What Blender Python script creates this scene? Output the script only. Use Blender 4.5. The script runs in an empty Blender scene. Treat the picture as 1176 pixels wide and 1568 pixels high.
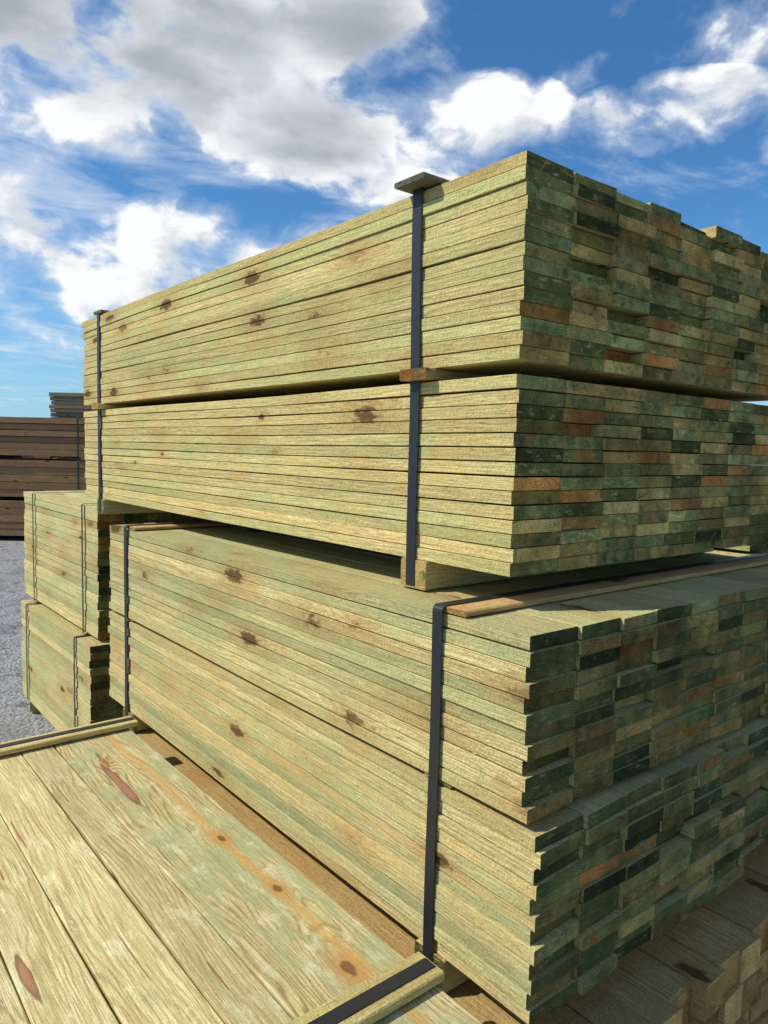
import bpy, math, random
import bmesh
from mathutils import Vector, Matrix
random.seed(11)
sc=bpy.context.scene
sc.view_settings.view_transform='Standard'
sc.view_settings.look='None'
sc.view_settings.exposure=0
CAMZ=1.83
Fh=Vector((0.632,0.775,0)).normalized(); Rh=Vector((Fh.y,-Fh.x,0)); Zh=Vector((0,0,1))

# ---------------- node helpers
class NT:
    def __init__(s,nt): s.nt=nt; s.n=nt.nodes; s.l=nt.links
    def new(s,t,**k):
        n=s.n.new(t)
        for a,b in k.items(): setattr(n,a,b)
        return n
    def put(s,sock,v):
        if v is None: return
        if isinstance(v,bpy.types.NodeSocket): s.l.new(v,sock)
        else:
            if sock.type=='RGBA' and len(v)==3: v=(*v,1)
            sock.default_value=v
    def m(s,op,a,b=None,c=None,clamp=False):
        n=s.new('ShaderNodeMath',operation=op,use_clamp=clamp)
        s.put(n.inputs[0],a); s.put(n.inputs[1],b)
        if c is not None: s.put(n.inputs[2],c)
        return n.outputs[0]
    def vm(s,op,a,b=None):
        n=s.new('ShaderNodeVectorMath',operation=op)
        s.put(n.inputs[0],a)
        if b is not None: s.put(n.inputs[1],b)
        return n.outputs['Value'] if op in('LENGTH','DOT_PRODUCT','DISTANCE') else n.outputs[0]
    def scale(s,a,f):
        n=s.new('ShaderNodeVectorMath',operation='SCALE'); s.put(n.inputs[0],a); s.put(n.inputs['Scale'],f); return n.outputs[0]
    def noise(s,v,scale=1,detail=4,rough=.5,dist=0):
        n=s.new('ShaderNodeTexNoise'); s.put(n.inputs['Vector'],v); n.inputs['Scale'].default_value=scale
        n.inputs['Detail'].default_value=detail; n.inputs['Roughness'].default_value=rough; n.inputs['Distortion'].default_value=dist
        return n.outputs['Fac']
    def vor(s,v,scale=1,feature='F1'):
        n=s.new('ShaderNodeTexVoronoi',feature=feature); s.put(n.inputs['Vector'],v); n.inputs['Scale'].default_value=scale
        return n
    def ss(s,v,a,b,lo=0,hi=1):
        n=s.new('ShaderNodeMapRange',interpolation_type='SMOOTHSTEP'); s.put(n.inputs['Value'],v)
        if a>b: a,b,lo,hi=b,a,hi,lo
        n.inputs['From Min'].default_value=a;n.inputs['From Max'].default_value=b
        n.inputs['To Min'].default_value=lo;n.inputs['To Max'].default_value=hi
        return n.outputs['Result']
    def mix(s,f,a,b,blend='MIX'):
        n=s.new('ShaderNodeMix',data_type='RGBA',blend_type=blend); n.clamp_factor=True
        s.put(n.inputs[0],f); s.put(n.inputs[6],a); s.put(n.inputs[7],b); return n.outputs[2]
    def sep(s,v):
        n=s.new('ShaderNodeSeparateXYZ'); s.put(n.inputs[0],v); return n.outputs
    def comb(s,x,y,z):
        n=s.new('ShaderNodeCombineXYZ'); s.put(n.inputs[0],x);s.put(n.inputs[1],y);s.put(n.inputs[2],z); return n.outputs[0]
    def ramp(s,f,stops,interp='LINEAR'):
        n=s.new('ShaderNodeValToRGB'); n.color_ramp.interpolation=interp
        e=n.color_ramp.elements
        while len(e)<len(stops): e.new(.5)
        for el,(p,c) in zip(e,stops): el.position=p; el.color=(*c,1)
        s.put(n.inputs[0],f); return n.outputs[0]
    def attr(s,name):
        return s.new('ShaderNodeAttribute',attribute_name=name).outputs['Vector']

def newmat(name,rough=.75,spec=.25):
    m=bpy.data.materials.new(name); m.use_nodes=True
    t=NT(m.node_tree); b=m.node_tree.nodes['Principled BSDF']
    b.inputs['Roughness'].default_value=rough
    b.inputs['Specular IOR Level'].default_value=spec
    return m,t,b
def bump(t,b,h,strength=.4,dist=.002):
    n=t.new('ShaderNodeBump'); n.inputs['Strength'].default_value=strength; n.inputs['Distance'].default_value=dist
    t.put(n.inputs['Height'],h); t.l.new(n.outputs[0],b.inputs['Normal'])

def wood_mat(name,pale,green,brown,greenamt=.5,knots=True,valvar=.30):
    m,t,b=newmat(name,.85,.15)
    P=t.new('ShaderNodeTexCoord').outputs['Object']; R=t.attr('rnd'); r=t.sep(R)
    orn=t.new('ShaderNodeObjectInfo').outputs['Random']
    P=t.vm('ADD',P,t.comb(t.m('MULTIPLY',orn,17.3),t.m('MULTIPLY',orn,31.7),t.m('MULTIPLY',orn,11.9)))
    V=t.vm('ADD',P,t.scale(R,6.0))
    g1=t.noise(t.vm('MULTIPLY',V,(120,4.5,120)),1,5,.72)
    g0=t.noise(t.vm('MULTIPLY',V,(330,22,330)),1,2,.6)
    g2=t.noise(t.vm('MULTIPLY',V,(14,1.3,14)),1,3,.55)
    g3=t.noise(t.vm('MULTIPLY',P,(2.5,2.2,7)),1,4,.6)
    g4=t.noise(t.vm('MULTIPLY',t.vm('ADD',P,(3.1,7.7,1.3)),(3,3.5,9)),1,3,.6)
    saw=t.noise(t.vm('MULTIPLY',V,(110,190,110)),1,3,.7)
    kv=t.vor(t.vm('MULTIPLY',t.vm('ADD',P,t.scale(R,.012)),(6.5,2.9,8.5)))
    kc=t.sep(kv.outputs['Color'])
    kd=t.m('DIVIDE',kv.outputs['Distance'],t.m('MULTIPLY_ADD',kc[0],1.3,.45))
    kd=t.m('ADD',kd,t.m('MULTIPLY_ADD',t.noise(t.vm('MULTIPLY',V,(75,34,75)),1,3,.6),.18,-.09))
    halo=t.ss(kd,.42,.08); knot=t.m('MULTIPLY',t.ss(kd,.135,.085),t.ss(kc[1],.15,.5,.25,1))
    vs=t.sep(V)
    fld=t.m('ADD',t.m('ADD',vs[0],t.m('MULTIPLY',vs[2],.9)),t.m('MULTIPLY',g2,.07))
    fld=t.m('ADD',fld,t.m('MULTIPLY',halo,.02))
    ring=t.m('MULTIPLY_ADD',t.m('SINE',t.m('MULTIPLY',fld,700)),.5,.5)
    ga=t.m('MULTIPLY_ADD',ring,.28,t.m('MULTIPLY_ADD',g1,1.15,-.20))
    c=t.mix(t.ss(ga,.28,.74),pale,brown)
    gm=t.m('ADD',t.m('MULTIPLY',g3,.8),t.m('MULTIPLY_ADD',r[0],.30,t.m('MULTIPLY',g2,.5)))
    c=t.mix(t.m('MULTIPLY',t.ss(gm,.58,1.0),greenamt),c,green)
    c=t.mix(t.ss(r[2],.78,1.0,0,.38),c,(.54,.34,.13))
    c=t.mix(t.m('MULTIPLY',t.ss(g4,.52,.72),.42),c,tuple(x*y for x,y in zip(brown,(1.2,1.0,.85))))
    c=t.mix(t.m('MULTIPLY',t.ss(g0,.52,.74),.62),c,tuple(x*.42 for x in brown))
    c=t.mix(t.m('MULTIPLY',t.ss(g1,.56,.70),.45),c,tuple(min(1,x*1.22+.04) for x in pale))
    if knots:
        c=t.mix(t.m('MULTIPLY',halo,.5),c,(.36,.21,.07))
        c=t.mix(t.m('MULTIPLY',knot,.9),c,(.09,.045,.018))
    v=t.m('MULTIPLY_ADD',r[1],valvar,1-valvar/2)
    v=t.m('MULTIPLY',v,t.m('MULTIPLY_ADD',saw,1.0,.52))
    c=t.scale(c,v)
    t.put(b.inputs['Base Color'],c)
    bump(t,b,t.m('ADD',t.m('ADD',g1,t.m('MULTIPLY',g0,.5)),t.m('MULTIPLY',saw,1.2)),.9,.0035)
    return m

def end_mat(name,stops,lo=.5,hi=1.35,wear=.5):
    m,t,b=newmat(name,.9,.1)
    P=t.new('ShaderNodeTexCoord').outputs['Object']; R=t.attr('rnd'); r=t.sep(R); L=t.attr('loc'); l=t.sep(L)
    V=t.vm('ADD',P,t.scale(R,6.0))
    st=t.noise(V,26,4,.7); fn=t.noise(V,210,3,.65); big=t.noise(P,5.0,3,.6)
    pick=t.m('FRACT',t.m('ADD',t.m('MULTIPLY',r[2],7.3),r[0]))
    pick=t.m('ADD',pick,t.m('MULTIPLY_ADD',st,.5,-.25),clamp=True)
    base=t.ramp(pick,stops)
    cx=t.m('MULTIPLY_ADD',r[0],.16,-.08); cz=t.m('MULTIPLY_ADD',r[1],.12,-.06)
    dx=t.m('SUBTRACT',l[0],cx); dz=t.m('SUBTRACT',l[2],cz)
    d=t.m('SQRT',t.m('ADD',t.m('MULTIPLY',dx,dx),t.m('MULTIPLY',dz,dz)))
    d=t.m('ADD',d,t.m('MULTIPLY',st,.008))
    ring=t.m('MULTIPLY_ADD',t.m('SINE',t.m('MULTIPLY',d,1000)),.5,.5)
    c=t.mix(t.m('MULTIPLY',ring,.5),base,t.scale(base,.4))
    c=t.mix(t.m('MULTIPLY',t.ss(st,.52,.70),.55),c,(.05,.058,.022))
    # radial drying checks
    an=t.m('ARCTAN2',dz,dx); ck=t.noise(t.comb(t.m('MULTIPLY',an,26),t.m('MULTIPLY',d,6),t.m('MULTIPLY',r[2],40)),1,2,.5)
    c=t.mix(t.m('MULTIPLY',t.ss(ck,.66,.72),.7),c,(.02,.02,.012))
    wr=t.noise(t.vm('MULTIPLY',V,(30,30,90)),1,4,.7)
    c=t.mix(t.m('MULTIPLY',t.ss(wr,.54,.70),wear),c,(.54,.43,.20))
    c=t.scale(c,t.m('MULTIPLY',t.m('MULTIPLY',t.ss(big,.3,.7,lo,hi),t.m('MULTIPLY_ADD',r[1],.8,.65)),t.m('MULTIPLY_ADD',fn,1.3,.38)))
    t.put(b.inputs['Base Color'],c)
    bump(t,b,t.m('ADD',fn,t.m('MULTIPLY',st,1.5)),1.0,.005)
    return m

mat_side=wood_mat('treated_pine_side',(.69,.56,.255),(.37,.385,.155),(.45,.335,.125),.8)
mat_side_g=wood_mat('treated_pine_side_green',(.67,.56,.27),(.345,.37,.165),(.43,.33,.13),.85)
mat_brown=wood_mat('brown_timber_side',(.34,.20,.10),(.20,.14,.08),(.19,.10,.05),.5)
mat_grey=wood_mat('grey_timber_side',(.26,.24,.18),(.16,.17,.12),(.18,.15,.10),.6)
mat_post=wood_mat('post_side',(.60,.40,.17),(.34,.28,.11),(.40,.23,.08),.4)
mat_end=end_mat('treated_pine_end',[(0,(.07,.08,.025)),(.16,(.20,.20,.06)),(.32,(.48,.31,.09)),(.46,(.13,.18,.06)),(.60,(.54,.36,.12)),(.74,(.28,.31,.11)),(.86,(.15,.17,.055)),(1,(.60,.25,.06))],.55,1.4,.55)
mat_end_g=end_mat('green_pine_end',[(0,(.05,.07,.025)),(.25,(.13,.165,.055)),(.44,(.31,.22,.07)),(.60,(.10,.135,.045)),(.76,(.40,.25,.08)),(.90,(.18,.24,.09)),(1,(.54,.19,.04))],.42,1.15,.38)
mat_end_b=end_mat('brown_post_end',[(0,(.30,.18,.06)),(.4,(.52,.33,.12)),(.7,(.28,.18,.06)),(1,(.60,.34,.11))],.65,1.35)
mat_end_grey=end_mat('grey_end',[(0,(.20,.20,.16)),(.5,(.12,.13,.10)),(1,(.28,.26,.2))])

mat_strap,t,b=newmat('black_plastic_strap',.42,.4)
P=t.new('ShaderNodeTexCoord').outputs['Object']
n=t.noise(P,60,3); t.put(b.inputs['Base Color'],t.mix(n,(.009,.010,.012),(.022,.024,.028)))
bump(t,b,t.noise(P,400,2),.2,.0005)

# ---------------- geometry
def fixn(me):
    bm=bmesh.new(); bm.from_mesh(me); bmesh.ops.recalc_face_normals(bm,faces=bm.faces); bm.to_mesh(me); bm.free()
class MB:
    def __init__(s): s.V=[];s.F=[];s.M=[];s.rnd=[];s.loc=[]
    def board(s,x0,x1,y0,y1,z0,z1,seg=8,ch=.0010,wx=.0018,wz=.0008,skew=0,rn=None,em=1,sm=0,bow=None):
        xc=(x0+x1)/2;zc=(z0+z1)/2
        prof=[(x0+ch,z0),(x1-ch,z0),(x1,z0+ch),(x1,z1-ch),(x1-ch,z1),(x0+ch,z1),(x0,z1-ch),(x0,z0+ch)]
        rn=rn or (random.random(),random.random(),random.random())
        p1,p2=random.uniform(0,6.28),random.uniform(0,6.28); k1,k2=random.uniform(1,2.8),random.uniform(1,2.6)
        base=len(s.V)
        for i in range(seg+1):
            f=i/seg; y=y0+(y1-y0)*f
            ox=wx*math.sin(k1*y*1.6+p1); oz=wz*math.sin(k2*y*1.6+p2)
            if bow: oz+=bow(y,zc)
            for (x,z) in prof:
                sk=0
                if i==0: sk=skew*(x-xc)/(x1-x0)
                s.V.append((x+ox,y+sk,z+oz)); s.rnd.append(rn); s.loc.append((x-xc,y,z-zc))
        for i in range(seg):
            a=base+i*8;c=a+8
            for j in range(8):
                k=(j+1)%8
                s.F.append((a+j,a+k,c+k,c+j)); s.M.append(sm)
        s.F.append(tuple(base+j for j in range(7,-1,-1))); s.M.append(em)
        e=base+seg*8
        s.F.append(tuple(e+j for j in range(8))); s.M.append(em)
    def sliver(s,x,y,z,l,w,dx,dz):
        """thin torn splinter standing off the face"""
        b=len(s.V); rn=(random.random()*.3,.9,random.random()*.5)
        for v in ((x,y,z-w),(x,y,z+w),(x-w*.8,y,z),(x-dx,y+l,z+dz)):
            s.V.append(v); s.rnd.append(rn); s.loc.append((0,0,0))
        for f in ((0,1,3),(1,2,3),(2,0,3),(0,2,1)): s.F.append(tuple(b+i for i in f)); s.M.append(0)
    def obj(s,name,mats,loc=(0,0,0),rot=0,parent=None):
        me=bpy.data.meshes.new(name); me.from_pydata(s.V,[],s.F)
        for m in mats: me.materials.append(m)
        me.polygons.foreach_set('material_index',s.M)
        a=me.attributes.new('rnd','FLOAT_VECTOR','POINT'); a.data.foreach_set('vector',[c for v in s.rnd for c in v])
        a=me.attributes.new('loc','FLOAT_VECTOR','POINT'); a.data.foreach_set('vector',[c for v in s.loc for c in v])
        fixn(me)
        o=bpy.data.objects.new(name,me); bpy.context.collection.objects.link(o)
        o.location=loc; o.rotation_euler=(0,0,rot)
        if parent: o.parent=parent
        return o

def empty(name,loc=(0,0,0),rot=0):
    e=bpy.data.objects.new(name,None); bpy.context.collection.objects.link(e); e.location=loc; e.rotation_euler=(0,0,rot)
    e.empty_display_size=.2
    return e

def pack(name,W,L,H,rows,bw,mats,parent,off=(0,0,0),ends=.008,corner=.003,zig=0,gapx=.003,topjit=0,facejit=.0015,longj=.01,recess=.0,wvar=.08,zg=.0032,splint=0,bowa=0.002):
    mb=MB(); th=H/rows
    ph=random.uniform(0,6)
    def bow(y,z): return bowa*(z/H)*math.sin(y*2.6+ph)
    for r in range(rows):
        x=random.uniform(-facejit,facejit)
        z0=r*th; c=0
        while x<W-bw*.3:
            w=bw*(random.uniform(.985,1.0) if c==0 else random.uniform(1-wvar,1.0))
            if x+w>W-bw*.3: w=max(.03,W-x-random.uniform(0,.006))
            yj=random.uniform(-ends,ends*.7) if c>0 else random.uniform(-corner,corner)
            if c>0 and random.random()<recess: yj+=random.uniform(.012,.035)
            if zig and c==0: yj+= (zig if (r%2) else 0)
            z1=z0+th-random.uniform(.001,zg)
            if r==rows-1 and c>0: z1+=random.uniform(-topjit,topjit*.6)
            mb.board(x,x+w,yj,L+random.uniform(-longj,longj),z0+.0003,z1,skew=random.uniform(-.006,.006),seg=12,bow=bow)
            x+=w+random.uniform(.0006,gapx); c+=1
    for i in range(splint):
        zz=random.randint(1,rows-1)*th
        mb.sliver(.001,random.uniform(.05,L-.2),zz+random.uniform(-.003,.003),random.uniform(.01,.045)*random.choice((-1,1)),random.uniform(.0006,.0014),random.uniform(.003,.012),random.uniform(-.006,.006))
    return mb.obj(name,mats,off,0,parent)

def bar(name,x0,x1,y0,y1,z0,z1,mats,parent):
    mb=MB()
    mb.board(-(y1-y0)/2,(y1-y0)/2,0,x1-x0,0,z1-z0,seg=4,ch=.003,wx=.001,wz=.0003)
    return mb.obj(name,mats,(x0,(y0+y1)/2,z0),-math.pi/2,parent)

def strap(name,y,x0,x1,z0,z1,parent,w=.028,t=.0014,tilt=0):
    pts=[]; rr=.012
    for (cx,cz,a0) in ((x0+rr,z0+rr,180),(x1-rr,z0+rr,270),(x1-rr,z1-rr,0),(x0+rr,z1-rr,90)):
        for k in range(5):
            a=math.radians(a0+k*22.5); pts.append((cx+rr*math.cos(a),cz+rr*math.sin(a),math.cos(a),math.sin(a)))
    P2=[]; n=len(pts)
    for i in range(n):
        a=pts[i];b=pts[(i+1)%n]; P2.append(a)
        d=math.hypot(a[0]-b[0],a[1]-b[1])
        if d>.1:
            for k in range(1,12):
                f=k/12; P2.append(tuple(a[j]*(1-f)+b[j]*f for j in range(4)))
    V=[];F=[]
    for (x,z,nx,nz) in P2:
        yy=y+tilt*((z-z0)/(z1-z0))+.0020*math.sin(z*8+y)
        for (dy,dn) in ((-w/2,0),(w/2,0),(w/2,t),(-w/2,t)):
            V.append((x+nx*dn,yy+dy,z+nz*dn))
    n=len(P2)
    for i in range(n):
        a=i*4;b=((i+1)%n)*4
        for j in range(4):
            k=(j+1)%4; F.append((a+j,b+j,b+k,a+k))
    me=bpy.data.meshes.new(name); me.from_pydata(V,[],F); me.materials.append(mat_strap)
    fixn(me)
    o=bpy.data.objects.new(name,me); bpy.context.collection.objects.link(o); o.parent=parent
    return o

MS=[mat_side,mat_end]; MG=[mat_side_g,mat_end_g]; MP=[mat_post,mat_end_b]; MBR=[mat_brown,mat_end_b]; MGR=[mat_grey,mat_end_grey]

# ---- upper stack
ux,uy=1.230,1.062; UL=2.94; UW=1.42
up=empty('timber_board_stack')
pack('upper_pack_boards',UW,UL,.434,14,.166,[mat_side,mat_end],up,(ux,uy,2.033),ends=.012,corner=.005,topjit=.010,facejit=.0025,recess=.14,wvar=.16,splint=22,longj=.02,bowa=.004)
pack('lower_pack_boards',UW,UL,.4425,14,.166,[mat_side,mat_end],up,(ux+.002,uy+.004,1.560),ends=.004,corner=.0025,facejit=.0015,recess=.04,wvar=.12,splint=22,longj=.015)
for i,y in enumerate((1.388,3.755)):
    bar('spacer_%d'%i,ux-.03,ux+UW+.02,y-.062,y+.035,2.0055,2.0325,MS,up)
    bar('bearer_%d'%i,ux+(-.005),ux+UW+.02,y-.055,y+.04,1.4875,1.5595,MS,up)
    bar('top_batten_%d'%i,ux-.045 if i==0 else ux-.01,ux+UW+.02,y-.055,y+.055,2.4705,2.484,MGR,up)
    strap('strap_%d'%i,y,ux-.0055,ux+UW+.025,1.486,2.4855,up,w=.033,tilt=.01 if i==0 else 0)

# ---- lower stack
lx,ly=1.095,.888; LL=2.34; LW=1.55
lo=empty('timber_board_stack')
pack('upper_pack_boards',LW,LL,.370,12,.150,MG,lo,(lx,ly,1.1145),ends=.008,corner=.004,zig=.011,facejit=.003,recess=.10,wvar=.12,splint=22,bowa=.001)
pack('lower_pack_boards',LW,LL+.05,.388,12,.150,MG,lo,(lx,ly-.035,.715),ends=.009,corner=.006,zig=.012,facejit=.0035,recess=.14,wvar=.12,splint=22,bowa=.001)
for i,y in enumerate((1.142,3.02)):
    bar('bearer_%d'%i,lx-.006,lx+LW,y-.05,y+.045,.635,.7145,MS,lo)
    bar('separator_%d'%i,lx+.004,lx+LW,y-.045,y+.04,1.1043,1.1142,MS,lo)
    bar('top_batten_%d'%i,lx+.004,lx+LW,y-.075,y+.02,1.4865,1.499,MP,lo)
    strap('strap_%d'%i,y,lx-.007,lx+LW+.01,.633,1.5005,lo,w=.030)

# ---- bottom pack of heavier timbers
bp=empty('timber_post_pack')
pack('posts',1.6,2.38,.53,6,.10,MP,bp,(1.0,.77,.10),ends=.035,corner=.02,gapx=.006,topjit=.004,bowa=0)
for y in (1.2,2.8): bar('bearer',1.0,2.45,y-.05,y+.05,.0,.099,MP,bp)

# ---- foreground deck pack
DZ=.78
dm,t,b=newmat('wide_board_face',.72,.25)
P=t.new('ShaderNodeTexCoord').outputs['Object']; R=t.attr('rnd'); r=t.sep(R); p=t.sep(P)
V=t.vm('ADD',P,t.scale(R,4.0))
kn=[(.887,1.749,.8),(.889,1.463,.85),(.862,1.136,1.2),(.80,2.42,.6)]
dmin=None
wob=t.m('MULTIPLY_ADD',t.noise(P,34,3,.6),.018,-.009)
for (kx,ky,ks) in kn:
    dx=t.m('SUBTRACT',p[0],kx); dy=t.m('MULTIPLY',t.m('SUBTRACT',p[1],ky),.5)
    d=t.m('DIVIDE',t.m('SQRT',t.m('ADD',t.m('MULTIPLY',dx,dx),t.m('MULTIPLY',dy,dy))),ks)
    dmin=d if dmin is None else t.m('MINIMUM',dmin,d)
dmin=t.m('ADD',dmin,wob)
dn1=t.noise(t.vm('MULTIPLY',V,(7,1.1,7)),1,3,.5); dn2=t.noise(t.vm('MULTIPLY',V,(60,5,60)),1,3,.6)
ph=t.m('MULTIPLY',t.m('ADD',p[0],t.m('MULTIPLY_ADD',dn1,.22,t.m('MULTIPLY',dn2,.008))),420)
ph=t.m('ADD',ph,t.m('MULTIPLY',t.ss(dmin,.085,.0),16))
ring=t.m('POWER',t.m('MULTIPLY_ADD',t.m('SINE',ph),.5,.5),3.0)
fine=t.noise(t.vm('MULTIPLY',V,(420,12,420)),1,3,.7)
fin2=t.noise(t.vm('MULTIPLY',V,(80,3,80)),1,5,.72)
patch=t.noise(t.vm('MULTIPLY',V,(9,3.4,9)),1,5,.7)
blot=t.noise(t.vm('MULTIPLY',P,(20,9,1)),1,5,.75)
edge=t.ss(p[0],.66,.74)
c=t.mix(t.ss(fin2,.38,.66),(.72,.60,.31),(.50,.38,.155))
c=t.mix(t.m('MULTIPLY',t.m('MULTIPLY',ring,t.ss(patch,.35,.62,1.0,.4)),t.ss(edge,0,1,.75,1)),c,(.28,.22,.08))
c=t.mix(t.m('MULTIPLY',t.ss(patch,.44,.58),t.m('MULTIPLY_ADD',edge,.46,.22)),c,(.37,.41,.20))
c=t.mix(t.m('MULTIPLY',t.ss(blot,.54,.66),.45),c,(.80,.75,.50))
c=t.mix(t.m('MULTIPLY',t.ss(blot,.45,.36),.38),c,(.33,.32,.14))
c=t.mix(t.m('MULTIPLY',t.ss(fine,.50,.68),.6),c,(.25,.20,.085))
wx_=t.m('MULTIPLY_ADD',t.noise(t.vm('MULTIPLY',P,(1,3.0,1)),1,3),.06,-.03)
sx=t.m('ABSOLUTE',t.m('SUBTRACT',t.m('ADD',p[0],wx_),.884))
c=t.mix(t.m('MULTIPLY',t.m('MULTIPLY',t.ss(sx,.022,.002),t.ss(fin2,.3,.6,.5,1)),.78),c,(.62,.35,.09))
c=t.mix(t.m('MULTIPLY',t.ss(dmin,.05,.010),.75),c,(.54,.27,.07))
c=t.mix(t.m('MULTIPLY',t.ss(dmin,.0135,.008),.88),c,(.20,.08,.028))
for (kx,ky,hx,hy) in ((.783,2.226,.014,.19),(.341,1.51,.010,.08),(.80,2.45,.006,.07),(.60,1.75,.003,.05),(.46,2.1,.003,.08),(.64,1.28,.0025,.05),(.38,1.95,.003,.06),(.73,1.75,.0018,.05),(.93,2.0,.0018,.06),(.53,1.45,.002,.09),(.62,2.3,.0022,.08)):
    dx=t.m('DIVIDE',t.m('SUBTRACT',t.m('ADD',p[0],t.m('MULTIPLY',wx_,.25)),kx),hx); dy=t.m('DIVIDE',t.m('SUBTRACT',p[1],ky),hy)
    d=t.m('ADD',t.m('SQRT',t.m('ADD',t.m('MULTIPLY',dx,dx),t.m('MULTIPLY',dy,dy))),t.m('MULTIPLY_ADD',dn2,1.2,-.6))
    c=t.mix(t.m('MULTIPLY',t.ss(d,1.15,1.0),.8),c,(.17,.07,.03))
    c=t.mix(t.m('MULTIPLY',t.ss(d,.9,.6),.75),c,(.44,.20,.11))
c=t.scale(c,t.m('MULTIPLY',t.m('MULTIPLY_ADD',r[1],.24,.84),t.m('MULTIPLY_ADD',t.noise(P,190,3,.75),.8,.60)))
t.put(b.inputs['Base Color'],c)
bump(t,b,t.m('ADD',t.m('MULTIPLY',fin2,.8),t.m('ADD',fine,t.m('MULTIPLY',blot,1.0))),.85,.003)

dk=empty('wide_board_pack')
mb=MB(); xs=.975
for w in (.272,.105,.15,.13,.15,.15,.14):
    mb.board(xs-w+.0022,xs-.0022,.66+random.uniform(-.01,.01),2.76+random.uniform(-.008,.008),DZ-.045,DZ-random.uniform(0,.007),seg=12,ch=.003,wx=.0018,wz=.0008)
    xs-=w
mb.obj('top_boards',[dm,mat_end],(0,0,0),0,dk)
pack('board_layers',1.10,2.1,.63,14,.15,MS,dk,(-.132,.66,.100),ends=.01,bowa=0)
for y in (.95,2.5): bar('bearer',-.13,.97,y-.045,y+.045,0,.0995,MS,dk)
bar('batten_far',-.13,1.0,2.655,2.735,DZ+.001,DZ+.02,MS,dk)
strap('strap_far',2.695,-.137,1.004,.1,DZ+.0215,dk,w=.026)
bar('batten_near',-.13,.985,.985,1.065,DZ+.001,DZ+.022,MS,dk)
strap('strap_near',1.02,-.137,.988,.1,DZ+.0235,dk,w=.03)

# ---- packs behind, left
s3=empty('timber_board_stack')
pack('upper_pack_boards',1.1,1.56,.72,18,.14,MG,s3,(1.30,4.03,.775),ends=.01,corner=.01,facejit=.004,longj=.02)
pack('lower_pack_boards',1.1,1.46,.655,16,.14,MG,s3,(1.24,3.98,.10),ends=.01,corner=.01,facejit=.004,longj=.02)
for y in (4.25,5.3):
    bar('bearer',1.31,2.36,y-.045,y+.045,.759,.773,MS,s3)
    bar('base_bearer',1.26,2.36,y-.045,y+.045,0,.099,MS,s3)
    strap('strap',y,1.288,2.42,.757,1.4995,s3,w=.022)
    strap('strap_low',y-.03,1.229,2.37,.098,.7575,s3,w=.022)

# ---- distant stacks
def far_stack(name,x,y,rot,W,L,tiers,th,bw,mats,gap=.07):
    e=empty(name,(x,y,0),rot); z=.10
    for i,h in enumerate(tiers):
        pack('tier',W,L,h,max(1,round(h/th)),bw,mats,e,(random.uniform(-.03,.03),random.uniform(-.03,.03),z),ends=.03,corner=.02,facejit=.014,longj=.03,gapx=.02,zg=.018,bowa=0)
        for yy in (L*.12,L*.5,L*.88): bar('bearer',-.02,W,yy-.05,yy+.05,z-gap+.002,z-.002,mats,e)
        strap('strap',L*.14,-.035,W+.04,z-.01,z+h+.01,e,w=.03)
        z+=h+gap
    return e
rot=math.radians(50.8)
far_stack('sleeper_stack',4.78,13.78,rot,1.3,4.8,[.66,.70,.72],.13,.22,MBR)
far_stack('sleeper_stack',-1.2,19.1,rot,1.3,4.8,[.66,.70,.72],.175,.22,MBR)
p0=Rh*(-7.6)+Fh*16.7
far_stack('sleeper_stack',p0.x,p0.y,rot,1.3,4.8,[.82,.60,.52],.15,.22,MBR)
p0=Rh*(-5.4)+Fh*16.5
far_stack('timber_board_stack',p0.x,p0.y,rot,1.3,2.05,[.66,.7,.68,.62],.09,.14,MGR)
far_stack('timber_board_stack',3.6,1.6,0,1.1,3.0,[.40,.42,.40],.035,.16,MG)

# ---- ground
m,t,b=newmat('yard_concrete',.9,.15)
P=t.new('ShaderNodeTexCoord').outputs['Object']
v=t.vor(P,42); a=t.noise(P,1.1,5,.6); f=t.noise(P,120,3,.6); l=t.noise(P,.25,4,.6)
vc=t.sep(v.outputs['Color'])
c=t.mix(t.ss(f,.3,.7),(.20,.195,.19),(.44,.43,.42))
c=t.mix(t.m('MULTIPLY',t.ss(vc[0],.3,.9),.5),c,(.56,.55,.53))
c=t.mix(t.m('MULTIPLY',t.ss(v.outputs['Distance'],.35,.75),.6),c,(.10,.10,.10))
c=t.mix(t.m('MULTIPLY',t.ss(a,.48,.62),.6),c,(.17,.165,.16))
c=t.mix(t.m('MULTIPLY',t.ss(l,.45,.65),.3),c,(.38,.37,.35))
mid=t.noise(P,5,5,.75); c=t.mix(t.m('MULTIPLY',t.ss(mid,.54,.62),.65),c,(.09,.09,.09))
t.put(b.inputs['Base Color'],c); bump(t,b,t.m('ADD',f,t.m('SUBTRACT',mid,v.outputs['Distance'])),.9,.012)
me=bpy.data.meshes.new('ground'); S=900
me.from_pydata([(-S,-S,0),(S,-S,0),(S,S,0),(-S,S,0)],[],[(0,1,2,3)]); me.materials.append(m)
bpy.context.collection.objects.link(bpy.data.objects.new('ground',me))

# ---------------- light
S=Vector((-.61,.34,.72)).normalized()
sl=bpy.data.lights.new('sun','SUN'); sl.energy=5.0; sl.angle=math.radians(.53); sl.color=(1,.95,.85)
so=bpy.data.objects.new('sun',sl); bpy.context.collection.objects.link(so); so.rotation_euler=S.to_track_quat('Z','Y').to_euler()
so.location=(-5,2,8)

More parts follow.
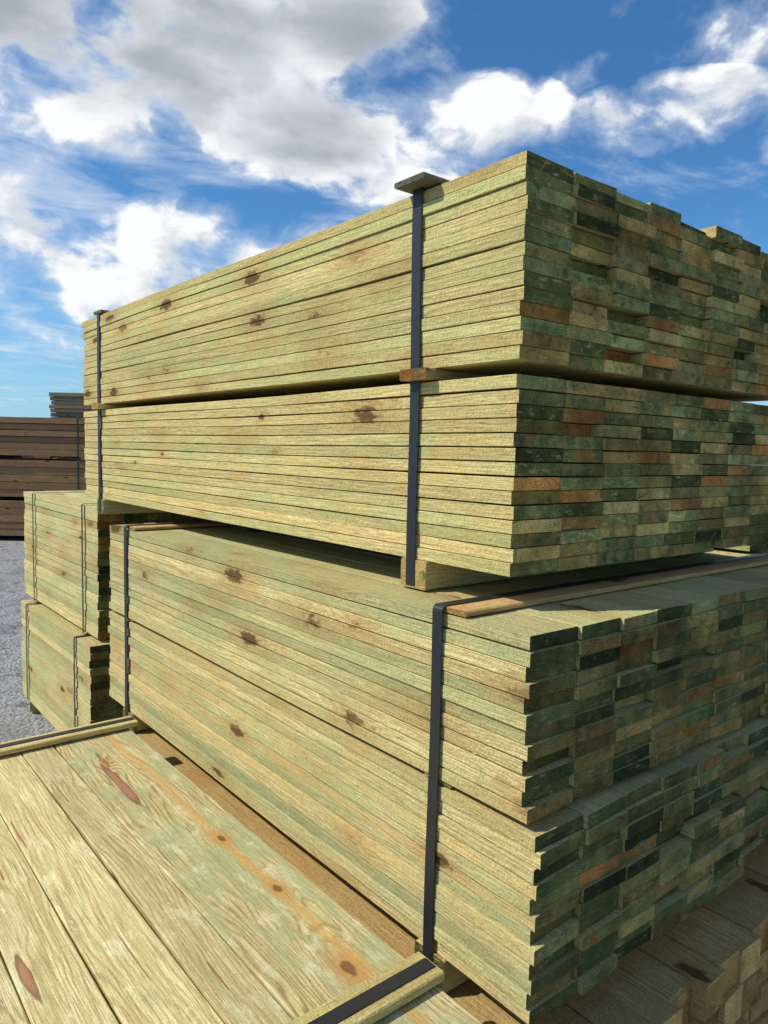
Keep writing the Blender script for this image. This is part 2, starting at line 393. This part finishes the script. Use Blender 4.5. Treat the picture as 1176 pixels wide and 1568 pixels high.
w=bpy.data.worlds.new('World'); sc.world=w; w.use_nodes=True
try:
    w.cycles.sampling_method='MANUAL'; w.cycles.sample_map_resolution=256
except Exception as e: print(e)
t=NT(w.node_tree); bg=w.node_tree.nodes['Background']; bg.inputs['Strength'].default_value=.1
sky=t.new('ShaderNodeTexSky',sky_type='NISHITA'); sky.sun_disc=False
sky.sun_elevation=math.asin(S.z); sky.sun_rotation=math.atan2(S.x,S.y)%(2*math.pi)
sky.altitude=0; sky.air_density=1; sky.dust_density=.4; sky.ozone_density=2
D=t.vm('NORMALIZE',t.new('ShaderNodeTexCoord').outputs['Generated'])
ds=t.sep(D)
el=t.m('MULTIPLY',t.m('ARCSINE',ds[2]),57.2958)
az=t.m('MULTIPLY',t.m('ARCTAN2',t.vm('DOT_PRODUCT',D,tuple(Rh)),t.vm('DOT_PRODUCT',D,tuple(Fh))),57.2958)
skyc=t.mix(1.0,sky.outputs[0],(.52,1.0,1.36),'MULTIPLY')
wv=t.noise(t.vm('MULTIPLY',D,(4,4,8)),1,3,.5)
Dw=t.vm('ADD',D,t.scale(t.comb(wv,t.m('SUBTRACT',1,wv),wv),.08))
C1=t.vm('MULTIPLY',Dw,(8.5,8.5,13))
n1=t.noise(C1,1,9,.55)
n2=t.noise(t.vm('MULTIPLY',D,(4,4,10)),1,5,.55)
den=t.m('ADD',ds[2],.10)
px=t.m('DIVIDE',t.vm('DOT_PRODUCT',D,tuple(Rh)),den); py=t.m('DIVIDE',t.vm('DOT_PRODUCT',D,tuple(Fh)),den)
wx1=t.m('ADD',t.m('MULTIPLY',px,.9),t.m('MULTIPLY',py,.5)); wy1=t.m('SUBTRACT',t.m('MULTIPLY',py,1.1),t.m('MULTIPLY',px,.7))
wis=t.noise(t.comb(t.m('MULTIPLY',wx1,1.3),t.m('MULTIPLY',wy1,1.7),0),1.5,8,.60,.5)
def blob(a0,e0,sa,se,k=1):
    x=t.m('DIVIDE',t.m('SUBTRACT',az,a0),sa); y=t.m('DIVIDE',t.m('SUBTRACT',el,e0),se)
    q=t.m('MAXIMUM',t.m('SUBTRACT',1,t.m('ADD',t.m('MULTIPLY',x,x),t.m('MULTIPLY',y,y))),0)
    return t.m('MULTIPLY',q,k) if k!=1 else q
def mx(lst):
    o=lst[0]
    for q in lst[1:]: o=t.m('MAXIMUM',o,q)
    return o
big=mx([blob(-16,26,20,7.4),blob(-31,27,14,8),blob(-7,23,11,5),blob(-4,28.5,10,5),blob(-22,35,20,9)])
cum=mx([blob(-12,13.4,10.5,5.0),blob(-26,13.3,8,4.4),blob(-19.5,10.8,7,2.8),blob(7,23.2,7,3.2),blob(1,20.5,6,3.5,.75),blob(20,22.8,8,2.6,.85),blob(31,21,7,2.8,.9),blob(55,25,15,7),blob(-60,20,16,8),blob(-90,35,25,10),blob(120,25,30,10),blob(180,30,40,12),blob(-140,22,20,9)])
bb=t.m('MAXIMUM',t.m('MULTIPLY',big,1.0),t.m('MULTIPLY',cum,.80))
dens=t.m('ADD',t.m('MULTIPLY_ADD',n1,1.4,-.20),t.m('MULTIPLY',t.m('POWER',bb,.6),.46))
mask=t.ss(dens,.70,.83)
soft=t.m('MULTIPLY',t.ss(dens,.55,.80),.45)
wreg=mx([blob(-20,20,28,12,1),blob(0,20,14,9,.9),blob(-28,7,24,6,.7),blob(22,30,18,9,.3),blob(90,25,60,20,.7),blob(-110,25,60,20,.7)])
wmask=t.m('MULTIPLY',t.ss(t.m('ADD',wis,t.m('MULTIPLY',wreg,.14)),.54,.84),.72)
fade=t.ss(el,0,5)
hz=t.m('MULTIPLY',t.ss(el,16,0),.5)
c=t.mix(hz,skyc,(4.4,6.8,8.7))
c=t.mix(wmask,c,(7.0,7.9,9.0))
c=t.mix(t.m('MULTIPLY',soft,fade),c,(7.6,8.3,9.2))
sh=t.noise(t.vm('ADD',C1,(-.22,.14,.5)),1,7,.55)
shade=t.ss(t.m('SUBTRACT',sh,n1),-.07,.13)
core=t.ss(t.m('ADD',t.m('MULTIPLY',t.m('POWER',big,.8),.55),t.m('ADD',t.m('MULTIPLY',n2,.45),t.m('MULTIPLY',n1,.40))),.74,1.02)
cl=t.mix(shade,(9.8,9.9,10.0),(6.6,7.1,7.8))
grey=t.mix(t.ss(n2,.36,.64),(5.4,5.8,6.4),(3.4,3.9,4.4))
cl=t.mix(t.m('MULTIPLY',core,.92),cl,grey)
c=t.mix(t.m('MULTIPLY',mask,fade),c,cl)
t.put(bg.inputs['Color'],c)

# ---------------- camera
th=math.radians(4.7); ro=math.radians(1.31)
U0=Fh*math.sin(th)+Zh*math.cos(th); Fw=Fh*math.cos(th)-Zh*math.sin(th)
Rc=Rh*math.cos(ro)+U0*math.sin(ro); Uc=-Rh*math.sin(ro)+U0*math.cos(ro)
cam=bpy.data.cameras.new('camera'); co=bpy.data.objects.new('camera',cam); bpy.context.collection.objects.link(co)
M=Matrix((Rc,Uc,-Fw)).transposed().to_4x4(); M.translation=Vector((0,0,CAMZ)); co.matrix_world=M
cam.sensor_fit='VERTICAL'; cam.sensor_height=36; cam.lens=25.94; cam.clip_start=.02; cam.clip_end=3000
sc.camera=co
